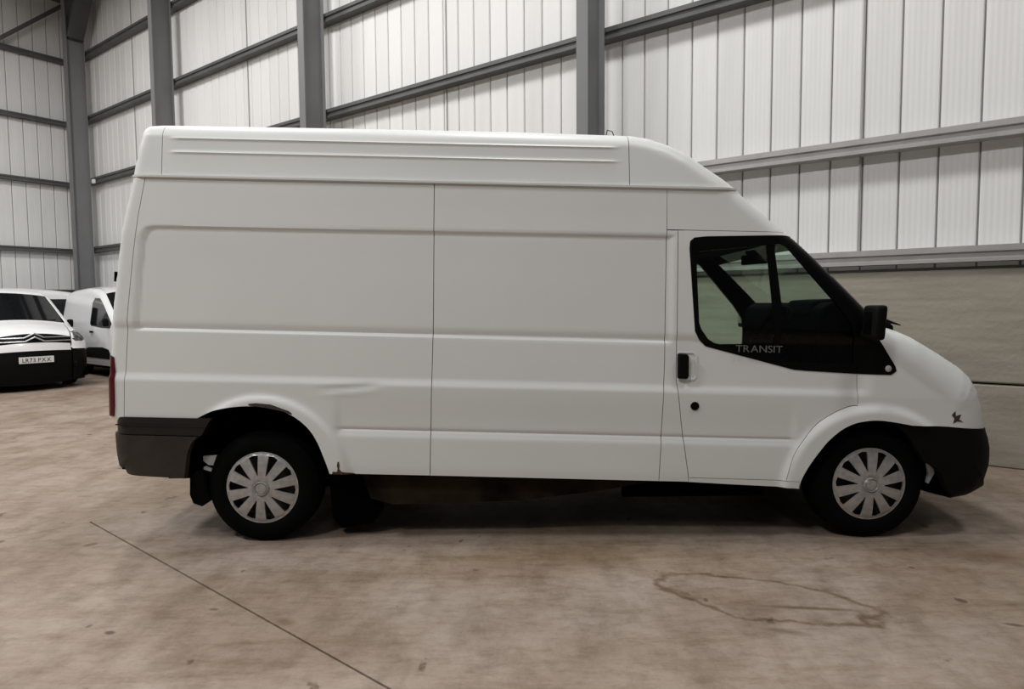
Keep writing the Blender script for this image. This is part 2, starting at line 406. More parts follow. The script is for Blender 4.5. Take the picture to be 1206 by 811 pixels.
class Body:
    def __init__(s, sil, yb, width, k=0.0, feat=None):
        s.sil = np.array(sil, float); s.yb = yb; s.W = width; s.k = k; s.feat = feat
    def inset(s, P, sil=None):
        sil = s.sil if sil is None else np.array(sil, float)
        D, Q, k, t = seg_nearest(P, sil[:-1, :2], sil[1:, :2])
        Rr = sil[k, 2]*(1-t)+sil[k+1, 2]*t
        y = np.interp(P[:, 1], s.yb[0], s.yb[1])
        m = D < Rr
        y = y+np.where(m, Rr-np.sqrt(np.maximum(Rr**2-(Rr-np.minimum(D, Rr))**2, 0)), 0)
        if s.feat is not None: y = y+s.feat(P)
        return y
    def panel(s, name, loops, m, parent, step=.02, gap=.0022, rim=.02, off=0.0, side=0, rows=(), sil=None, smooth=40, flat=None, edge_sil=False):
        allp = np.array([p for lp in loops for p in lp], float)
        x0, z0 = allp.min(0); x1, z1 = allp.max(0)
        nx = max(2, int(math.ceil((x1-x0)/step))); nz = max(2, int(math.ceil((z1-z0)/step)))
        xs = np.linspace(x0, x1, nx+1); zs = list(np.linspace(z0, z1, nz+1))
        rr = [r for r in rows if z0+.004 < r < z1-.004]
        zs = [z for z in zs if all(abs(z-r) > step*.35 for r in rr)]+rr; zs = np.array(sorted(zs))
        nx, nz = len(xs)-1, len(zs)-1
        cx, cz = (xs[1:]+xs[:-1])/2, (zs[1:]+zs[:-1])/2
        CX, CZ = np.meshgrid(cx, cz, indexing='ij')
        ins = inside(np.c_[CX.ravel(), CZ.ravel()], loops).reshape(nx, nz)
        idx = {}; verts = []; faces = []; ec = {}
        for i, j in zip(*np.nonzero(ins)):
            q = []
            for a, b in ((i, j), (i+1, j), (i+1, j+1), (i, j+1)):
                if (a, b) not in idx: idx[(a, b)] = len(verts); verts.append((xs[a], zs[b]))
                q.append(idx[(a, b)])
            faces.append(q)
            for e in range(4):
                kk = (q[e], q[(e+1) % 4]); key = (min(kk), max(kk)); ec.setdefault(key, []).append(kk)
        V = np.array(verts); bedges = [v[0] for v in ec.values() if len(v) == 1]
        bv = sorted({a for e in bedges for a in e})
        A = np.array([p for lp in loops for p in lp], float); B = np.concatenate([np.roll(np.array(lp, float), -1, 0) for lp in loops])
        PB = V[bv]; D, Q, k, t = seg_nearest(PB, A, B)
        d = B-A; nn = np.c_[-d[:, 1], d[:, 0]]/(np.hypot(d[:, 0], d[:, 1])[:, None]+1e-9)
        mid = (A+B)/2; good = inside(mid+nn*.0015, loops); nn[~good] *= -1
        V[bv] = Q+nn[k]*gap
        # keep real corners
        pos = 0
        for lp in loops:
            L = len(lp); a = np.array(lp, float)
            for i in range(L):
                e0 = a[i]-a[i-1]; e1 = a[(i+1) % L]-a[i]
                cosang = (e0@e1)/(np.hypot(*e0)*np.hypot(*e1)+1e-9)
                if cosang < .85:
                    n2 = nn[pos+i]+nn[pos+(i-1) % L]; n2 = n2/(np.hypot(*n2)+1e-9)
                    j = np.hypot(*(V[bv]-a[i]).T).argmin()
                    if np.hypot(*(V[bv[j]]-a[i])) < step*1.5: V[bv[j]] = a[i]+n2*gap
            pos += L
        y = (s.inset(V, sil) if flat is None else np.full(len(V), flat))+off
        def P3(p, yy):
            return (p[0], (s.W-yy) if side else yy, p[1]-s.k*p[0])
        vs = [P3(V[i], y[i]) for i in range(len(V))]
        rimmap = {}
        for i in bv:
            rimmap[i] = len(vs); vs.append(P3(V[i], y[i]+rim))
        for a, b in bedges: faces.append([b, a, rimmap[a], rimmap[b]])
        if side: faces = [f[::-1] for f in faces]
        me = bpy.data.meshes.new(name); me.from_pydata(vs, [], faces); me.shade_smooth(); me.set_sharp_from_angle(angle=R(smooth))
        return link(name, me, m, parent)
    def cross(s, name, i0, i1, m, parent, n=16, bulge=.03, y0=None, y1=None, off=0.0, sil=None, sub=3):
        """surface across the body following the silhouette between point i0 and i1 (floats allowed)"""
        sil = s.sil if sil is None else np.array(sil, float)
        ts = sorted(set([i0, i1]+[t for t in np.arange(math.ceil(i0), i1, 1)]+list(np.linspace(i0, i1, max(2, int((i1-i0)*sub))))))
        vs = []; cols = n+1
        for t in ts:
            a = min(int(t), len(sil)-2); w = t-a; p = sil[a]*(1-w)+sil[a+1]*w; d = sil[a+1, :2]-sil[a, :2]
            d0 = sil[a, :2]-sil[max(a-1, 0), :2]; d2 = sil[min(a+2, len(sil)-1), :2]-sil[a+1, :2]
            dd = (d/np.hypot(*d))*1.0+((1-w)*d0/(np.hypot(*d0)+1e-9) if a > 0 else 0)+(w*d2/(np.hypot(*d2)+1e-9) if a < len(sil)-2 else 0); dd = dd/np.hypot(*dd)
            nrm = np.array([-dd[1], dd[0]])
            e = float(np.interp(p[1], s.yb[0], s.yb[1]))+p[2]
            a0 = e if y0 is None else y0; a1 = s.W-e if y1 is None else y1
            for c in range(cols):
                yy = a0+(a1-a0)*c/n; q = (yy-e)/(s.W-2*e); bl = bulge*(1-(2*q-1)**2)+off
                x = p[0]+nrm[0]*bl; z = p[1]+nrm[1]*bl
                vs.append((x, yy, z-s.k*x))
        f = [(r*cols+c, r*cols+c+1, (r+1)*cols+c+1, (r+1)*cols+c) for r in range(len(ts)-1) for c in range(n)]
        me = bpy.data.meshes.new(name); me.from_pydata(vs, [], f); me.shade_smooth(); me.set_sharp_from_angle(angle=R(40))
        return link(name, me, m, parent)

# ------------------------------------------------------------------ the large white van
# side outline (x forward, height before the nose-down rake, corner radius)
SIL = [(-.925,.764,.05),(-.914,1.137,.05),(-.908,1.242,.05),(-.888,1.446,.05),(-.858,1.699,.05),(-.836,1.901,.05),(-.801,2.066,.05),
 (-.766,2.222,.05),(-.758,2.3,.06),(-.743,2.443,.07),(-.718,2.55,.08),(-.682,2.582,.09),(-.601,2.588,.09),(.474,2.593,.09),(1.547,2.594,.09),
 (2.297,2.585,.09),(2.411,2.572,.1),(2.54,2.53,.1),(2.65,2.476,.1),(2.756,2.401,.1),(2.861,2.322,.1),(2.936,2.262,.1),(3.039,2.172,.1),
 (3.148,2.077,.1),(3.271,1.975,.1),(3.392,1.87,.1),(3.507,1.76,.1),(3.624,1.647,.1),(3.74,1.53,.1),(3.84,1.435,.13),(3.97,1.403,.18),
 (4.074,1.363,.2),(4.255,1.271,.25),(4.4,1.194,.3),(4.471,1.136,.32),(4.523,1.058,.34),(4.56,.952,.35),(4.585,.796,.35)]
SIL = [(x, z-.009 if z > 2.4 else z, r) for x, z, r in SIL]
YB = ([.38, .44, .5, 1.0, 1.31, 1.9, 2.235, 2.5, 2.57], [.03, .005, 0, 0, .02, .055, .085, .118, .13])
REC = np.array([(2.528,1.946),(.513,1.941),(-.623,1.938),(-.655,1.930),(-.675,1.905),(-.69,1.867),(-.718,1.609),(-.736,1.313),(.508,1.313),(2.518,1.308)])
def sstep(t): t = np.clip(t, 0, 1); return t*t*(3-2*t)
def feat(P):
    x, z = P[:, 0], P[:, 1]; y = np.zeros(len(P))
    # pressed recess in the load bay side
    D, _, _, _ = seg_nearest(P, REC, np.roll(REC, -1, 0)); ins = inside(P, [REC.tolist()])
    sd = np.where(ins, D, -D); y += .014*sstep((sd+.008)/.018)
    # shoulder ledge, surface steps out below it
    fx = sstep((3.75-x)/.1)
    y += (.012*sstep((z-1.0)/.055))*fx*(z < 1.31)+np.where(z >= 1.31, .012*fx*sstep((1.36-z)/.05), 0)
    # lower ledge with a fine groove above it
    lx = sstep((x-.46)/.05)*sstep((3.29-x)/.05)
    y += lx*(.010*sstep((z-.685)/.035)*sstep((1.0-z)/.25)+.007*np.exp(-((z-.732)/.007)**2))
    # flared lips round both wheel arches
    r1 = np.hypot((x-.03)/1.0, z-.40); y -= .022*sstep((.545-r1)/.05)*(z > .45)
    r2 = np.hypot(x-3.76, z-.37); y -= .026*sstep((.60-r2)/.06)*(z > .43)
    # side roof pressings
    rr = sstep((x+.53)/.06)*sstep((2.22-x)/.06)
    for zc in (2.481, 2.395): y -= rr*.007*np.exp(-((z-zc)/.0065)**2)
    # long dent behind the rear arch
    y += .007*np.exp(-((z-(.985+.09*(x-.55)))/.018)**2)*np.exp(-((x-.56)/.17)**4)-.004*np.exp(-((z-(.958+.09*(x-.55)))/.016)**2)*np.exp(-((x-.56)/.18)**4)
    return y
K = .03; VW = 1.97
vb = Body(SIL, YB, VW, K, feat)
ROWS = [.675, .69, .70, .712, .722, .732, .742, .99, 1.0, 1.015, 1.03, 1.045, 1.055, 1.298, 1.306, 1.314, 1.322, 1.93, 1.938, 1.946, 1.954]
ROWR = [2.375, 2.383, 2.389, 2.395, 2.401, 2.407, 2.415, 2.461, 2.469, 2.475, 2.481, 2.487, 2.493, 2.501]
van = empty('panel_van'); tag(van, 'large white long-wheelbase panel van with high roof, parked side-on in the foreground', 'van')
def vp(name, loops, m, **kw): return vb.panel(name, loops, M[m] if isinstance(m, str) else m, van, **kw)
GZ_ = 2.244
ARCH_R = [(-.37,.776),(-.275,.823),(-.16,.851),(-.02,.862),(.13,.845),(.235,.800),(.318,.728),(.368,.646),(.402,.558),(.421,.506),(.435,.458)]
Lr = [(-.671,2.24),(-.714,1.998),(-.745,1.763),(-.782,1.402),(-.796,1.144),(-.804,.989),(-.814,.776)]
slideL = [(1.089,2.24),(1.076,1.392),(1.046,.456)]
slideR = [(2.504,2.24),(2.498,1.979),(2.481,1.194),(2.446,.455)]
doorL = [(2.565,1.986),(2.555,1.313),(2.55,1.082),(2.582,.808),(2.61,.599),(2.627,.482)]
ARC_D = [(3.646,.95),(3.593,.944),(3.502,.902),(3.401,.834),(3.315,.729),(3.254,.625),(3.213,.479)]
WIN = [(2.635,1.879),(2.639,1.92),(2.665,1.942),(2.737,1.951),(3.215,1.969),(3.262,1.968)]
A_SIL = [(3.271,1.975),(3.392,1.87),(3.507,1.76),(3.624,1.647),(3.74,1.53)]
WIN_B = [(3.774,1.356),(3.872,1.192),(3.878,1.165),(3.847,1.142),(3.644,1.142),(3.342,1.154),(3.262,1.159),(2.731,1.288),(2.691,1.326),(2.665,1.377)]
GLASS = [(2.674,1.818),(2.674,1.844),(2.694,1.86),(3.188,1.917),(3.224,1.902),(3.534,1.55),(3.611,1.44),(3.628,1.37),(3.624,1.205),(3.337,1.195),(3.27,1.203),(2.783,1.308),(2.743,1.332),(2.702,1.388),(2.688,1.429)]
FARC = [(3.293,.435),(3.307,.495),(3.34,.56),(3.385,.63),(3.429,.69),(3.46,.729),(3.505,.772),(3.551,.808),(3.63,.846),(3.743,.864),(3.858,.855),(3.961,.838)]
def spline(p, n=3):
    q = []; P_ = [np.array(a, float) for a in p]
    for i in range(len(P_)-1):
        a, b, c, d = P_[max(i-1, 0)], P_[i], P_[i+1], P_[min(i+2, len(P_)-1)]
        for t in np.arange(n)/n:
            q.append(tuple(.5*((2*b)+(c-a)*t+(2*a-5*b+4*c-d)*t*t+(3*b-a-3*c+d)*t**3)))
    return q+[tuple(P_[-1])]
ARCH_R = spline(ARCH_R); FARC = spline(FARC); ARC_D = spline(ARC_D)
capL, capR = -.571, 2.275
silA = [p[:2] for p in SIL]
for side in (0, 1):
    st = .018 if side == 0 else .05
    kw = dict(side=side, rows=ROWS if side == 0 else (), step=st)
    vp('rear_corner_panel', [silA[0:8]+[(-.757, 2.24)]+Lr], 'paint', **kw)
    vp('rear_side_panel', [Lr[::-1]+slideL+[(.45,.455)]+ARCH_R[::-1]], 'paint', **kw)
    vp('sliding_door', [slideL[::-1]+slideR], 'paint', **kw)
    vp('door_pillar_panel', [slideR[::-1][:3]+[(2.498,1.986)]+doorL+[(2.627,.455),(2.447,.455)]], 'paint', **kw)
    vp('cab_header_panel', [[(2.504,2.24),(2.50,1.99),(3.25,1.99)]+[(3.148,2.077),(3.039,2.172),(2.95,2.25)]], 'paint', **dict(kw, gap=0))
    door = vp('cab_door', [doorL[::-1]+[(3.245,1.990),(3.262,1.975)]+WIN[::-1]+WIN_B[::-1]+[(3.646,1.142)][:0]], 'paint', **dict(kw, rows=())) if False else None
    door_outer = doorL[::-1]+[(2.60,1.988),(3.235,1.990)]+[(3.262,1.968)]+WIN[::-1][1:]+[(2.665,1.377),(2.691,1.326),(2.731,1.288),(3.262,1.159),(3.342,1.154),(3.646,1.142)]+ARC_D
    vp('cab_door', [door_outer], 'paint', **kw)
    sill = [(2.627,.455),(2.627,.482),(3.213,.479),(3.29,.479),(3.293,.435),(2.883,.446)]
    vp('sill_panel', [sill], 'paint', **dict(kw, off=-.004))
    fender = [(3.646,.95),(3.646,1.142),(3.847,1.142),(3.878,1.165),(3.872,1.192),(3.774,1.356),(3.74,1.53)]+silA[29:]+[(4.45,.812),(4.2,.832)]+FARC[::-1]+[(3.29,.479),(3.213,.479)]+ARC_D[::-1][1:]
    vp('front_wing', [fender], 'paint', **kw)
    sur = vp('window_surround', [WIN+A_SIL+WIN_B, GLASS], 'gloss_black', **dict(kw, off=-.004, gap=0, rim=.03, step=.014 if not side else .03))
    vp('door_glass', [GLASS], 'glass', **dict(kw, off=.006, gap=-.004, rim=.003, step=.05))
    vp('window_divider', [[(3.10,1.91),(3.147,1.912),(3.191,1.55),(3.18,1.19),(3.15,1.19),(3.134,1.55)]], 'gloss_black', **dict(kw, off=.0, rim=.02, step=.02))
    # roof cap
    kr = dict(kw, rows=ROWR if side == 0 else (), off=-.004)
    vp('roof_cap_rear', [[(-.762,2.246)]+silA[8:13]+[(capL,2.579),(capL,2.246)]], 'paint', **kr)
    vp('roof_cap_side', [[(capL,2.246),(capL,2.579)]+silA[13:15]+[(capR,2.577),(capR,2.246)]], 'paint', **dict(kr, step=.022 if not side else .06))
    vp('roof_cap_nose', [[(capR,2.246),(capR,2.577)]+silA[15:21]+[(2.95,2.246)]], 'paint', **kr)
    # rain gutter between roof cap and body
    pts = []
    for x in np.linspace(-.755, 2.935, 60): pts.append((x, 2.243))
    ins = vb.inset(np.array(pts))
    mb = MB(); v = []
    for (x, z), e in zip(pts, ins):
        e = e-.016
        for dy, dz in ((0, -.004), (0, .008), (.03, .012), (.03, -.007)):
            yy = e+dy; v.append((x, VW-yy if side else yy, z+dz-K*x))
    f = [(4*i+a, 4*i+(a+1) % 4, 4*i+4+(a+1) % 4, 4*i+4+a) for i in range(59) for a in range(4)]+[(0, 1, 2, 3), (236, 237, 238, 239)]
    mb.add(v, f).build('rain_gutter', M['paint'], van, smooth=30)
# surfaces that run across the body
vb.cross('rear_door', 0, 7.1, M['paint'], van, n=8, y1=VW/2-.003, bulge=.02)
vb.cross('rear_door', 0, 7.1, M['paint'], van, n=8, y0=VW/2+.003, bulge=.02)
vb.cross('roof_cap_top', 7.1, 21.3, M['paint'], van, n=20, bulge=.02)
vb.cross('windscreen_header', 21.3, 24, M['paint'], van, n=12, bulge=.02)
vb.cross('windscreen', 24.1, 28.7, M['glass'], van, n=14, bulge=.02)
vb.cross('windscreen_top_trim', 23.9, 24.75, M['gloss_black'], van, n=12, bulge=.02, off=.002)
vb.cross('scuttle', 28.7, 29.6, M['black_plastic'], van, n=12, bulge=.02)
vb.cross('bonnet', 29.6, 34.3, M['paint'], van, n=16, bulge=.05)
vb.cross('front_grille', 34.3, 37, M['black_plastic'], van, n=16, bulge=.05)
for a_, b_ in ((.40, .72), (VW-.72, VW-.40)):
    vb.cross('headlamp', 33.2, 35.2, M['head_lamp'], van, n=5, bulge=.05, off=.008, y0=a_, y1=b_)
# cowl roof fill of the cab header inner
MB().prism([(2.5,1.92),(3.10,1.905),(3.06,1.93),(2.5,1.965)], 1, .16, VW-.16).build('headliner', M['interior'], van)
MB().prism([(3.1,1.93),(3.1,1.87),(3.255,1.850),(3.258,1.862),(3.12,1.935)], 1, .22, VW-.15).build('header_trim', M['interior'], van)
for a_, b_ in ((.10, .16), (VW-.16, VW-.10)):
    MB().prism([(2.5,1.80),(2.8,1.835),(3.12,1.85),(3.02,1.92),(2.5,1.96)], 1, a_, b_).build('header_trim', M['interior'], van)
MB().box((2.47, .10, .42), (2.5, VW-.10, 2.0)).build('bulkhead', M['interior'], van)
# door details
mb = MB().prism([(2.558,1.240),(2.614,1.237),(2.620,1.222),(2.620,1.104),(2.610,1.088),(2.556,1.09)], 1, -.014, .03)
mb.v = [(x, y, z-K*x) for x, y, z in mb.v]; mb.build('door_handle', M['black_plastic'], van, bevel=.006)
vp('handle_recess', [[(2.56,1.250),(2.660,1.250),(2.678,1.232),(2.678,1.10),(2.660,1.080),(2.56,1.078)],
                     [(2.566,1.242),(2.656,1.242),(2.668,1.228),(2.668,1.104),(2.654,1.088),(2.566,1.088)]], 'paint', off=-.005, gap=0, step=.006, rim=.006)
MB().lathe([(0.0, -.006), (.024, -.006), (.027, 0), (.027, .03)], (2.661, .002, .924-K*2.661), n=20).build('door_lock', M['gloss_black'], van, smooth=40)
MB().lathe([(0.0, -.014), (.018, -.012), (.026, -.004), (.026, .03)], (3.829, .018, 1.177-K*3.829), n=20).build('side_indicator', M['clear_lamp'], van, smooth=40)
# outer mirrors
for side in (0, 1):
    mm = empty('door_mirror'); mm.parent = van
    def Y(y): return VW-y if side else y
    c = Vector((3.685, Y(-.085), 1.345))
    bm = bmesh.new(); bmesh.ops.create_cube(bm, size=1)
    for v_ in bm.verts:
        v_.co = Vector((v_.co.x*.07, v_.co.y*.15, v_.co.z*.205)); v_.co.x += v_.co.z*.06; v_.co.y *= 1+.15*v_.co.z
    bmesh.ops.bevel(bm, geom=bm.edges, offset=.025, segments=3, profile=.6, affect='EDGES')
    bmesh.ops.translate(bm, verts=bm.verts, vec=c)
    me = bpy.data.meshes.new('mirror_housing'); bm.to_mesh(me); bm.free(); me.shade_smooth()
    hs = link('mirror_housing', me, M['black_plastic'], mm)
    MB().prism([(-.055, -.08), (.055, -.08), (.055, .08), (-.055, .08)], 0, -.004, .004).build('mirror_glass', M['mirror'], mm)
    g_ = [o for o in mm.children if o.name.startswith('mirror_glass')][0]; g_.location = c+Vector((-.035, 0, 0)); g_.rotation_euler = (0, R(3), R(4 if side else 0)); g_.scale = (1, .8, .8)
    MB().tube([(3.70, Y(.03), 1.27), (3.69, Y(-.04), 1.28)], [.04, .03], 10).build('mirror_arm', M['black_plastic'], mm, smooth=40)
# windscreen wipers
for y0, y1, t0, t1 in ((.42, .95, 29.3, 29.6), (1.05, 1.6, 29.3, 29.6)):
    MB().tube([(3.93, y0, 1.315), (3.90, y0+.12, 1.335), (3.84, y1, 1.345)], .008, 6).build('wiper_arm', M['black_plastic'], van)
MB().tube([(3.80, .26, 1.385), (3.92, .24, 1.352), (4.02, .22, 1.318)], [.016, .014, .004], 6).build('wiper_spindle_cover', M['black_plastic'], van)
# tail lamp
for side in (0, 1):
    vp('tail_lamp', [[(-.922,.782),(-.915,1.13),(-.90,1.15),(-.872,1.14),(-.862,1.05),(-.866,.85),(-.872,.782)]], 'red_lamp', off=-.006, gap=0, rim=.02, step=.012, side=side)
    vp('door_hinge', [[(-.876,1.60),(-.871,1.66),(-.860,1.66),(-.865,1.60)]], 'black_plastic', off=-.004, gap=0, rim=.02, step=.008, side=side)
# scuffs, rust, damage
vp('paint_scuff', [[(-.06,.876),(0,.884),(.09,.878),(.2,.84),(.235,.812),(.16,.838),(.05,.858),(-.03,.866)]], 'scuff', off=-.0015, gap=0, rim=.002, step=.008)
vp('rust_patch', [[(.488,.535),(.496,.54),(.50,.512),(.497,.49),(.51,.475),(.54,.468),(.58,.462),(.60,.457),(.452,.457),(.456,.474),(.482,.472),(.488,.49),(.484,.51)]], 'rust', off=-.002, gap=0, rim=.002, step=.006)
vp('paint_chip', [[(4.215,.905),(4.235,.93),(4.24,.90),(4.275,.91),(4.262,.88),(4.29,.862),(4.25,.868),(4.225,.855),(4.232,.885)]], 'rust', off=-.0025, gap=0, rim=.002, step=.006)
# rear bumper: step and lower moulding (wraps the corner)
RB1 = [(-.914,.672,.14),(-.913,.695,.14),(-.907,.75,.13),(-.874,.779,.10)]
RB2 = [(-.865,.423,.14),(-.893,.432,.145),(-.912,.455,.15),(-.925,.50,.16),(-.931,.56,.16),(-.93,.668,.15)]
yb2 = Body(RB1, ([0, 1], [-.012, -.012]), VW, K)
for side in (0, 1):
    yb2.panel('rear_bumper_step', [[p[:2] for p in RB1]+[(-.276,.781),(-.30,.745),(-.342,.672)]], M['step_plastic'], van, step=.015, gap=.001, rim=.05, side=side, sil=RB1)
    yb2.panel('rear_bumper', [[p[:2] for p in RB2]+[(-.363,.668),(-.40,.63),(-.43,.56),(-.453,.408)]], M['grey_plastic'], van, step=.015, gap=.001, rim=.05, side=side, sil=RB2, off=-.006)
yb2.cross('rear_bumper_step', 0, 3, M['step_plastic'], van, sil=RB1, bulge=.02)
yb2.cross('rear_bumper', 0, 5, M['grey_plastic'], van, sil=RB2, bulge=.02, off=.006)
MB().box((-.86, .02, .69), (-.34, .2, .70)).build('bumper_rib', M['step_plastic'], van)
rib = MB(); rib.prism([(-.86,.735),(-.30,.735),(-.31,.728),(-.86,.728)], 1, -.017, .0)
rib.v = [(x, y, z-K*x) for x, y, z in rib.v]; rib.build('bumper_rib', M['step_plastic'], van)
# front bumper
FB = [(4.585,.80,.33),(4.598,.767,.33),(4.616,.69,.33),(4.617,.619,.33),(4.606,.554,.32),(4.572,.474,.30),(4.54,.405,.28),(4.407,.366,.2),(4.27,.371,.1)]
fb = Body(FB, ([0, 1], [.0, .0]), VW, K)
for side in (0, 1):
    fb.panel('front_bumper', [[p[:2] for p in FB]+[(4.20,.45),(4.16,.55),(4.12,.585),(4.06,.61),(4.01,.69),(3.95,.78),(3.858,.855),(3.961,.838),(4.2,.832),(4.45,.812)]], M['black_plastic'], van, step=.018, gap=.001, rim=.05, side=side, sil=FB)
fb.cross('front_bumper', 0, 8, M['black_plastic'], van, sil=FB, bulge=.06)
# wheel-house liners
def liner(arc, depth, side):
    v = []; n = len(arc)
    for x, z in arc:
        for y in (.012, depth):
            v.append((x, VW-y if side else y, z-K*x))
    f = [(2*i, 2*i+1, 2*i+3, 2*i+2) for i in range(n-1)]+[tuple(2*i+1 for i in range(n))]
    return mesh('wheel_arch_liner', v, f)
for side in (0, 1):
    link('wheel_arch_liner', liner([(-.46,.40),(-.44,.56),(-.40,.70),(-.36,.79)]+ARCH_R[1:], .62, side), M['under_black'], van)
    link('wheel_arch_liner', liner([(3.30,.43)]+FARC[1:]+[(4.04,.78),(4.12,.70),(4.16,.60)], .62, side), M['under_black'], van)
# underbody
ub = MB(); ub.box((-.86, .63, .43), (4.3, VW-.63, .47))
for a, b in ((0.45, 3.27), (-.86, -.46)):
    ub.box((a, .03, .445 if a > 0 else .47), (b, .64, .47 if a > 0 else .50)); ub.box((a, VW-.64, .445 if a > 0 else .47), (b, VW-.03, .47 if a > 0 else .50))
ub.v = [(x, y, z-(K*x if x > 0 else 0)) for x, y, z in ub.v]
ub.build('underbody', M['under_black'], van)
MB().prism([(.60,.44),(.66,.26),(.8,.22),(1.6,.24),(2.1,.30),(2.45,.36),(2.5,.42)], 1, .09, .12).build('inner_sill', M['under'], van)
MB().box((2.25, .16, .24), (3.15, .20, .36)).build('inner_sill', M['under_black'], van)
for y in (.48, 1.43):
    MB().box((-.8, y-.04, .30), (4.1, y+.04, .44)).build('chassis_rail', M['under_black'], van)
MB().box((.75, .55, .2), (1.9, 1.2, .43)).build('fuel_tank', M['under_black'], van, bevel=.03)
MB().box((2.2, .75, .2), (3.5, 1.25, .43)).build('gearbox', M['under_black'], van, bevel=.05)
MB().tube([(3.2, 1.5, .28), (2, 1.55, .26), (.6, 1.5, .27), (-.3, 1.5, .3), (-.8, 1.5, .32)], .035, 10).build('exhaust_pipe', M['under'], van, smooth=50)
MB().tube([(0, .25, .34), (0, 1.72, .34)], .05, 12).build('rear_axle', M['under_black'], van, smooth=50)
MB().tube([(3.75, .25, .33), (3.75, 1.72, .33)], .04, 12).build('front_axle', M['under_black'], van, smooth=50)
for y in (.33, 1.64):
    MB().prism([(-.75,.42),(-.4,.33),(0,.27),(.4,.33),(.75,.42),(.75,.39),(.4,.29),(0,.23),(-.4,.29),(-.75,.39)], 1, y-.035, y+.035).build('leaf_spring', M['under_black'], van)
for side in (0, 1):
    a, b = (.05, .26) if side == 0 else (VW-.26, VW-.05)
    MB().prism([(-.42,.45),(-.455,.42),(-.46,.30),(-.44,.245),(-.385,.225),(-.335,.265),(-.36,.35),(-.375,.45)], 1, a, b).build('mud_flap', M['rubber'], van, bevel=.006)
    MB().prism([(.38,.43),(.70,.42),(.73,.30),(.72,.17),(.66,.08),(.46,.05),(.40,.12)], 1, a+.10, a+.14).build('mud_flap', M['under_black'], van)  # added black sheet in the shape of the wheel's shade on the floor
MB().tube([(-.46, .3, .33), (-.3, .3, .36)], .014, 6).build('bumper_bracket', M['under_black'], van)
MB().tube([(-.5, .3, .44), (-.35, .3, .455)], .014, 6).build('bumper_bracket', M['under_black'], van)
M['pale'] = mat('pale grey bracket paint', (.5, .5, .49), .5, var=.2, vscale=20)
MB().prism([(4.125,.485),(4.165,.45),(4.175,.40),(4.14,.335),(4.13,.34),(4.14,.40)], 1, .08, .10).build('bumper_bracket', M['pale'], van)
MB().prism([(-.385,.535),(-.30,.54),(-.325,.475),(-.355,.48),(-.385,.505)], 1, .09, .11).build('bumper_bracket', M['pale'], van)
MB().prism([(-.385,.465),(-.375,.47),(-.33,.45),(-.335,.435),(-.385,.45)], 1, .09, .11).build('bumper_bracket', M['pale'], van)
# cab interior
MB().prism([(3.50,.6),(3.46,1.30),(3.50,1.43),(3.57,1.47),(3.80,1.41),(3.95,1.32),(3.95,.6)], 1, .16, 1.50).build('dashboard', M['interior'], van, bevel=.02)
MB().prism([(3.62,.6),(3.62,1.36),(3.68,1.41),(3.80,1.39),(3.95,1.32),(3.95,.6)], 1, 1.49, VW-.16).build('dashboard_end', M['interior'], van, bevel=.02)
MB().prism([(3.47,1.38),(3.52,1.48),(3.66,1.49),(3.78,1.40)], 1, .32, .72).build('instrument_binnacle', M['interior'], van, bevel=.02)
sw = MB(); c0 = Vector((3.30, .50, 1.27)); ax = Vector((math.cos(R(35)), 0, -math.sin(R(35)))); e1 = Vector((0, 1, 0)); e2 = ax.cross(e1)
sw.tube([c0+(e1*math.cos(a)+e2*math.sin(a))*.195 for a in np.linspace(0, 2*math.pi, 33)[:-1]], .016, 8, closed=True)
for a in (R(-20), R(200), R(90)): sw.tube([c0, c0+(e1*math.cos(a)+e2*math.sin(a))*.19], .014, 6)
sw.tube([c0-ax*.03, c0+ax*.25], [.06, .04], 12)
sw.build('steering_wheel', M['interior'], van, smooth=50)
for y in (.22, .85, 1.30):
    w = .46
    MB().box((2.62, y, .55), (3.1, y+w, .86)).build('seat_cushion', M['seat'], van, bevel=.05)
    MB().prism([(2.66,.84),(2.78,.84),(2.66,1.36),(2.54,1.36)], 1, y, y+w).build('seat_back', M['seat'], van, bevel=.04)
    MB().prism([(2.55,1.38),(2.63,1.38),(2.62,1.58),(2.53,1.58)], 1, y+.11, y+w-.11).build('headrest', M['seat'], van, bevel=.03)
MB().prism([(3.315, 1.12), (3.425, .89), (3.45, .90), (3.34, 1.13)], 2, 1.755, 1.83).build('interior_mirror', M['gloss_black'], van, bevel=.01)
MB().tube([(3.40, 1.01, 1.82), (3.36, 1.01, 1.89)], .01, 6).build('interior_mirror_stalk', M['gloss_black'], van)
MB().prism([(3.0,1.90),(3.16,1.915),(3.18,1.90),(3.02,1.86)], 1, 1.08, 1.6).build('sun_visor', M['interior'], van)
MB().prism([(3.0,1.90),(3.16,1.915),(3.18,1.90),(3.02,1.86)], 1, .3, .85).build('sun_visor', M['interior'], van)
MB().box((2.5, .1, .44), (3.6, VW-.1, .46)).build('cab_floor', M['interior'], van)
for side in (0, 1):
    a, b = (.06, .09) if side == 0 else (VW-.09, VW-.06)
    tr = MB().prism([(2.66,.55),(3.30,.85),(3.62,1.0),(3.62,1.15),(3.25,1.15),(2.74,1.26),(2.66,1.30)], 1, a, b); tr.v = [(x, y, z-K*x+.02) for x, y, z in tr.v]
    tr.build('door_trim', M['interior'], van)
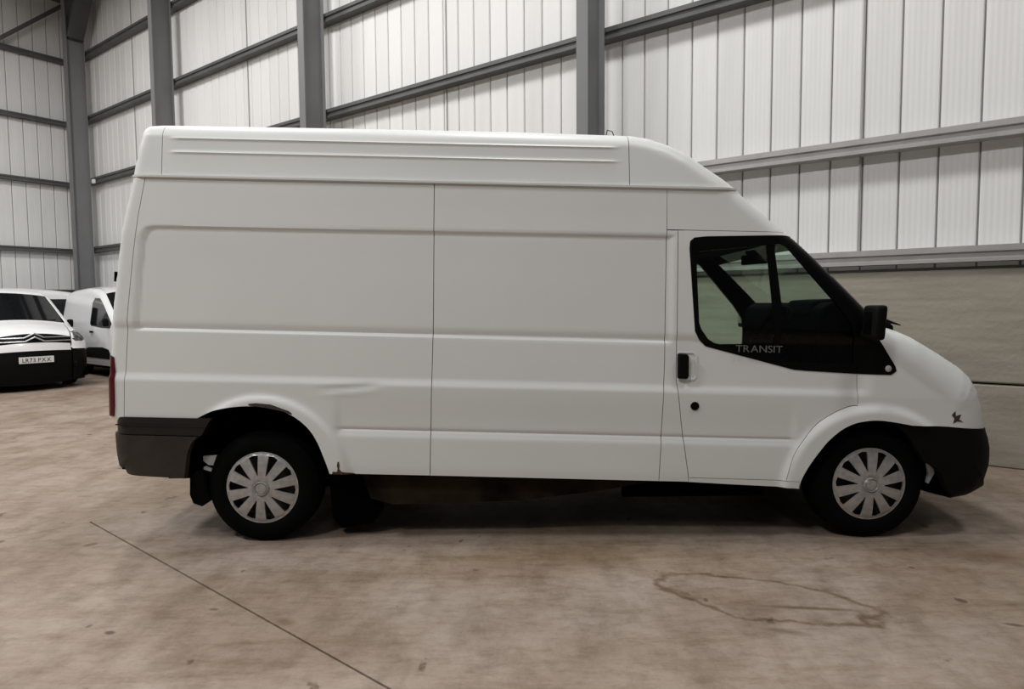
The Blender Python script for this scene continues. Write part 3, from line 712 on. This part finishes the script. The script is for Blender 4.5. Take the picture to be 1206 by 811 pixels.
# lettering, one object per character
def char_mesh(ch, size, ext, extra):
    c = bpy.data.curves.new('letter', 'FONT'); c.body = ch; c.size = size; c.extrude = ext; c.offset = extra; c.resolution_u = 3
    t = bpy.data.objects.new('letter_src', c); COL.objects.link(t); bpy.context.view_layer.update()
    me = bpy.data.meshes.new_from_object(t.evaluated_get(bpy.context.evaluated_depsgraph_get()))
    me.materials.clear(); bpy.data.objects.remove(t); return me
def text(body, size, m, name, parent, loc, rot, wx=1.0, ext=.001, extra=0, gap=.1, axis=Vector((1, 0, 0))):
    xs = []; pen = 0
    for ch in body:
        if ch == ' ': pen += size*.35*wx; continue
        me = char_mesh(ch, size, ext, extra); w = max(v.co.x for v in me.vertices); w0 = min(v.co.x for v in me.vertices)
        for v in me.vertices: v.co.x -= w0; v.co.y -= size*.36
        xs.append((me, pen)); pen += (w-w0)*wx+gap*size
    for me, x in xs:
        o = link(name, me, m, parent); o.location = Vector(loc)+axis*(x-(pen-gap*size)/2); o.rotation_euler = rot; o.scale = (wx, 1, 1)
text('TRANSIT', .060, M['etch'], 'window_letter', van, (3.045, .003, 1.281-K*3.045), (R(90), R(1.5), 0), wx=1.15, ext=.0015, gap=.12, axis=Vector((1, 0, -.028)))
# wheels
WR = .345
capB = Body([(9, 9, .01), (9.1, 9.1, .01)], ([-1, 1], [0, 0]), 1)
def make_wheel(r_cap=.224):
    w = empty('wheel'); w.parent = van
    prof = [(.205, .03), (.222, .005), (.25, -.006), (.30, -.003), (.325, .012), (.342, .03), (.3455, .06), (.3455, .10), (.340, .105), (.340, .112), (.3455, .117), (.3455, .16), (.342, .185), (.325, .205), (.25, .215), (.205, .19)]
    MB().lathe(prof, (0, 0, 0), n=64).build('tyre', M['rubber'], w, smooth=35)
    MB().lathe([(.21, .03), (.205, .045), (.19, .07), (.12, .085), (.05, .06), (.0, .06)], (0, 0, 0), n=40).build('rim', M['rim'], w, smooth=35)
    loops = [[(r_cap*math.cos(a), r_cap*math.sin(a)) for a in np.linspace(0, 2*math.pi, 73)[:-1]]]
    for k in range(10):
        a = R(-4-36*k)
        def pp(r, da): return (r*math.cos(a+da), r*math.sin(a+da))
        loops.append([pp(.082, -.03), pp(.203, -.15), pp(.208, 0), pp(.203, .15), pp(.082, .03)])
    cb2 = Body([(9, 9, .01), (9.1, 9.1, .01)], ([-1, 1], [0, 0]), 1)
    cb2.feat = lambda P: (lambda r: -.022+.022*(r/.217)**3+.008*np.exp(-((r-.045)/.008)**2)+.004*np.exp(-((r-.214)/.004)**2))(np.hypot(P[:, 0], P[:, 1]))
    cb2.panel('wheel_trim', loops, M['cap'], w, step=.0075, gap=0, rim=.012, smooth=30)
    MB().lathe([(.0, -.028), (.030, -.028), (.036, -.022), (.036, -.01)], (0, 0, 0), n=28).build('centre_cap', M['cap'], w, smooth=30)
    MB().lathe([(.036, -.022), (.040, -.031), (.045, -.022), (.045, -.01)], (0, 0, 0), n=28).build('centre_ring', M['cap_bright'], w, smooth=30)
    return w
wh0 = make_wheel(); wh0.location = (-.002, .045, WR)
def dup_wheel(loc, rz):
    c = wh0.copy(); COL.objects.link(c); c.location = loc; c.rotation_euler = (0, 0, rz); c.parent = van
    for ch in wh0.children:
        d = ch.copy(); COL.objects.link(d); d.parent = c
    return c
dup_wheel((3.755, .05, WR), 0); dup_wheel((0, VW-.045, WR), math.pi); dup_wheel((3.75, VW-.05, WR), math.pi)

# ------------------------------------------------------------------ parked vans at the end wall
def plate(parent, cx, cy, cz, text_, rz):
    p = MB().box((-.26, -.006, -.056), (.26, .006, .056)).build('number_plate', M['plate'], parent, bevel=.004)
    p.location = (cx, cy, cz); p.rotation_euler = (0, 0, rz)
    text(text_, .098, M['ink'], 'plate_letter', p, (0, -.008, 0), (R(90), 0, 0), wx=.9, ext=.001, extra=.001, gap=.10)
def compact_van(name, label, front, heading, width=1.85, scale=1.0, detail=True, group=None, length=4.0, tall=0.0, rear_glass=False):
    e = empty(name, front, heading, scale); tag(e, label, 'van', group)
    Lh = -length
    sil = [(Lh, .35, .06), (Lh-.01, .9, .06), (Lh+.03, 1.3, .08), (Lh+.10, 1.62+tall, .1), (Lh+.2, 1.76+tall, .12), (Lh+.5, 1.80+tall, .12),
           (-2.6, 1.84+tall, .12), (-2.1, 1.82+tall, .12), (-1.85, 1.77+tall, .12), (-1.68, 1.70+tall, .09), (-1.3, 1.44+tall*.5, .09), (-.92, 1.19, .10), (-.80, 1.155, .16), (-.5, 1.095, .22), (-.22, 1.02, .28), (-.09, .96, .32),
           (-.03, .88, .34), (0, .78, .35), (.02, .68, .35), (.03, .5, .35), (.0, .3, .34), (-.05, .14, .3)]
    B = Body(sil, ([.2, .35, .95, 1.15, 1.75, 2.0], [.03, .0, .0, .01, .09, .12]), width, 0)
    s2 = [p[:2] for p in sil]
    fa = [(-.45, .30), (-.46, .45), (-.52, .58), (-.64, .67), (-.78, .70), (-.92, .67), (-1.04, .58), (-1.10, .45), (-1.11, .25)]
    ra = [(Lh+.60, .30), (Lh+.60, .45), (Lh+.66, .58), (Lh+.78, .67), (Lh+.92, .70), (Lh+1.06, .67), (Lh+1.18, .58), (Lh+1.24, .45), (Lh+1.24, .25)]
    side_win = [(-1.02, 1.14), (-1.55, 1.52+tall*.6), (-1.72, 1.60+tall), (-1.98, 1.61+tall), (-2.1, 1.5+tall), (-2.14, 1.12), (-2.1, 1.08), (-1.5, 1.04), (-1.1, 1.04)]
    for side in (0, 1):
        kw = dict(side=side, step=.04, rim=.02)
        body = s2[0:11]+[(-.92, 1.19)]+s2[12:18]+[(.018, .72)]+[(-.2, .70), (-.42, .60)]+fa[1:]+[(Lh+1.24, .25)]+ra[::-1][1:]+[(Lh, .30)]
        rg = [(Lh+.28, 1.12), (Lh+.32, 1.6+tall), (-2.35, 1.6+tall), (-2.3, 1.12)]
        if rear_glass: B.panel('rear_side_glass', [rg], M['car_glass'], e, **dict(kw, off=.006, gap=-.004))
        B.panel('body_side', [body, side_win]+([rg] if rear_glass else []), M['paint_far'], e, **kw)
        B.panel('door_glass', [side_win], M['car_glass'], e, **dict(kw, off=.006, gap=-.004))
        B.panel('front_bumper', [[(.018, .70)]+s2[19:]+[(-.45, .16), (-.45, .45), (-.43, .58), (-.2, .68)]], M['black_plastic'], e, **kw)
        B.panel('headlamp', [[(-.035, .86), (-.05, .95), (-.2, 1.02), (-.42, 1.05), (-.40, .97), (-.2, .88), (-.1, .85)]], M['head_lamp'], e, **dict(kw, off=-.008, step=.02))
        B.panel('side_moulding', [[(-1.13, .52), (-1.2, .60), (-1.5, .64), (-2.2, .62), (Lh+1.28, .55), (Lh+1.28, .40), (-1.15, .40)]], M['black_plastic'], e, **dict(kw, off=-.012))  # dark band along the lower door, cut off slanted at the front
        B.panel('door_handle', [[(-1.95, .93), (-1.95, .97), (-2.08, .975), (-2.08, .93)]], M['black_plastic'], e, **dict(kw, off=-.03, step=.015, rim=.04))
        yy = (lambda y: width-y) if side else (lambda y: y)
        for arc in (fa, ra):
            v = [];
            for x, z in arc: v += [(x, yy(.02), z), (x, yy(.5 if width > 1.5 else .4), z)]
            n = len(arc); link('wheel_arch_liner', mesh('wheel_arch_liner', v, [(2*i, 2*i+1, 2*i+3, 2*i+2) for i in range(n-1)]+[tuple(2*i+1 for i in range(n))]), M['under_black'], e)
        for cx in (-.78, Lh+.92):
            w = MB().lathe([(.17, .03), (.20, .0), (.28, .0), (.31, .03), (.315, .1), (.31, .18), (.2, .2)], (0, 0, 0), n=32).build('wheel', M['rubber'], e, smooth=35)
            MB().lathe([(.0, .02), (.05, .015), (.16, .02), (.19, .03), (.19, .06)], (0, 0, 0), n=24).build('wheel_trim', M['cap'], w, smooth=35)
            w.location = (cx, yy(.04), .315); w.rotation_euler = (0, 0, math.pi if side else 0)
        m_ = MB().box((-1.18, -.11, 1.08), (-1.10, -.005, 1.24)); m_.v = [(x, yy(y), z) for x, y, z in m_.v]
        m_.build('door_mirror', M['black_plastic'], e, bevel=.03)
    B.cross('roof', 4, 8.7, M['paint_far'], e, n=10, bulge=.03)
    B.cross('rear_doors', 0, 4, M['paint_far'], e, n=10, bulge=.02)
    B.cross('windscreen', 9, 11, M['car_glass'], e, n=12, bulge=.07)
    B.cross('windscreen_header', 8.7, 9, M['paint_far'], e, n=12, bulge=.05)
    B.cross('scuttle', 11, 11.4, M['black_plastic'], e, n=12, bulge=.07)
    B.cross('bonnet', 11.4, 15.2, M['paint_far'], e, n=16, bulge=.08)
    B.cross('grille', 15.2, 16.6, M['gloss_black'], e, n=16, bulge=.10)
    B.cross('bumper_band', 16.6, 17.8, M['paint_far'], e, n=16, bulge=.12)
    B.cross('front_bumper', 17.8, 21, M['black_plastic'], e, n=16, bulge=.10)
    MB().box((Lh+.05, .05, .2), (-.1, width-.05, .36)).build('underbody', M['under_black'], e)
    if detail:
        def fx(y, x0, b=.11): ed = .34; q = (y-ed)/(width-2*ed); return x0+b*(1-(2*q-1)**2)
        ym = width/2
        for z, x0 in ((.95, -.065), (.885, -.03)):
            for sg in (-1, 1):
                pts = [(fx(ym+sg*t, x0)+.008, ym+sg*t, z-.01*t) for t in np.linspace(.13, .60, 9)]
                MB().tube(pts, .009, 6).build('chrome_strip', M['chrome'], e, smooth=50)
            # chevron emblem joins the two strips
            pts = [(fx(ym-.14, x0)+.012, ym-.14, z), (fx(ym, x0)+.016, ym, z+.075), (fx(ym+.14, x0)+.012, ym+.14, z)]
            MB().tube(pts, [.012, .017, .012], 6).build('chevron_emblem', M['chrome'], e)
        plate(e, .135, ym+.0, .56, 'LR73 PXX', R(90))
        for sg in (-1, 1): MB().lathe([(0, -.01), (.045, -.01), (.05, .0), (.05, .04)], (0, 0, 0), n=16).build('fog_lamp', M['gloss_black'], e).location = (.0, ym+sg*.62, .45)
        MB().tube([(-2.15, ym-.05, 1.83), (-2.28, ym-.05, 2.06)], [.012, .004], 6).build('aerial', M['black_plastic'], e)
        for y in (.5, 1.1): MB().tube([(-.86, y, 1.21), (-.95, y+.5, 1.24)], .009, 5).build('wiper_arm', M['black_plastic'], e)
    return e
hd = -TH
def origin_from_front(Fc, width, ang): # front-centre -> local origin (right side, front)
    h = Vector((math.cos(ang), math.sin(ang), 0)); left = Vector((-h.y, h.x, 0)); return Fc-left*width/2
compact_van('parked_van', 'white van facing the camera at the left edge, with chrome chevrons and a number plate', origin_from_front(Vector((-6.95, 7.42, 0)), 1.85, hd), hd, group=None, length=3.7)
a2 = hd-R(1)
h2 = Vector((math.cos(a2), math.sin(a2), 0))
A2 = Vector((-6.62, 9.16, 0))
compact_van('parked_van', 'white van with a dark side window, just behind the rear of the large van', A2+h2*.95, a2, width=1.1, scale=1.0, detail=False, length=3.8, tall=.06)
a3 = math.atan2(N.y, N.x)
compact_van('parked_van', 'white van parked across the corner, dark rear glass showing between the other two vans', origin_from_front(uvz(-18.15, 4.4, 0), 1.45, a3), a3, width=1.45, detail=False, length=3.75, tall=.07, rear_glass=True)
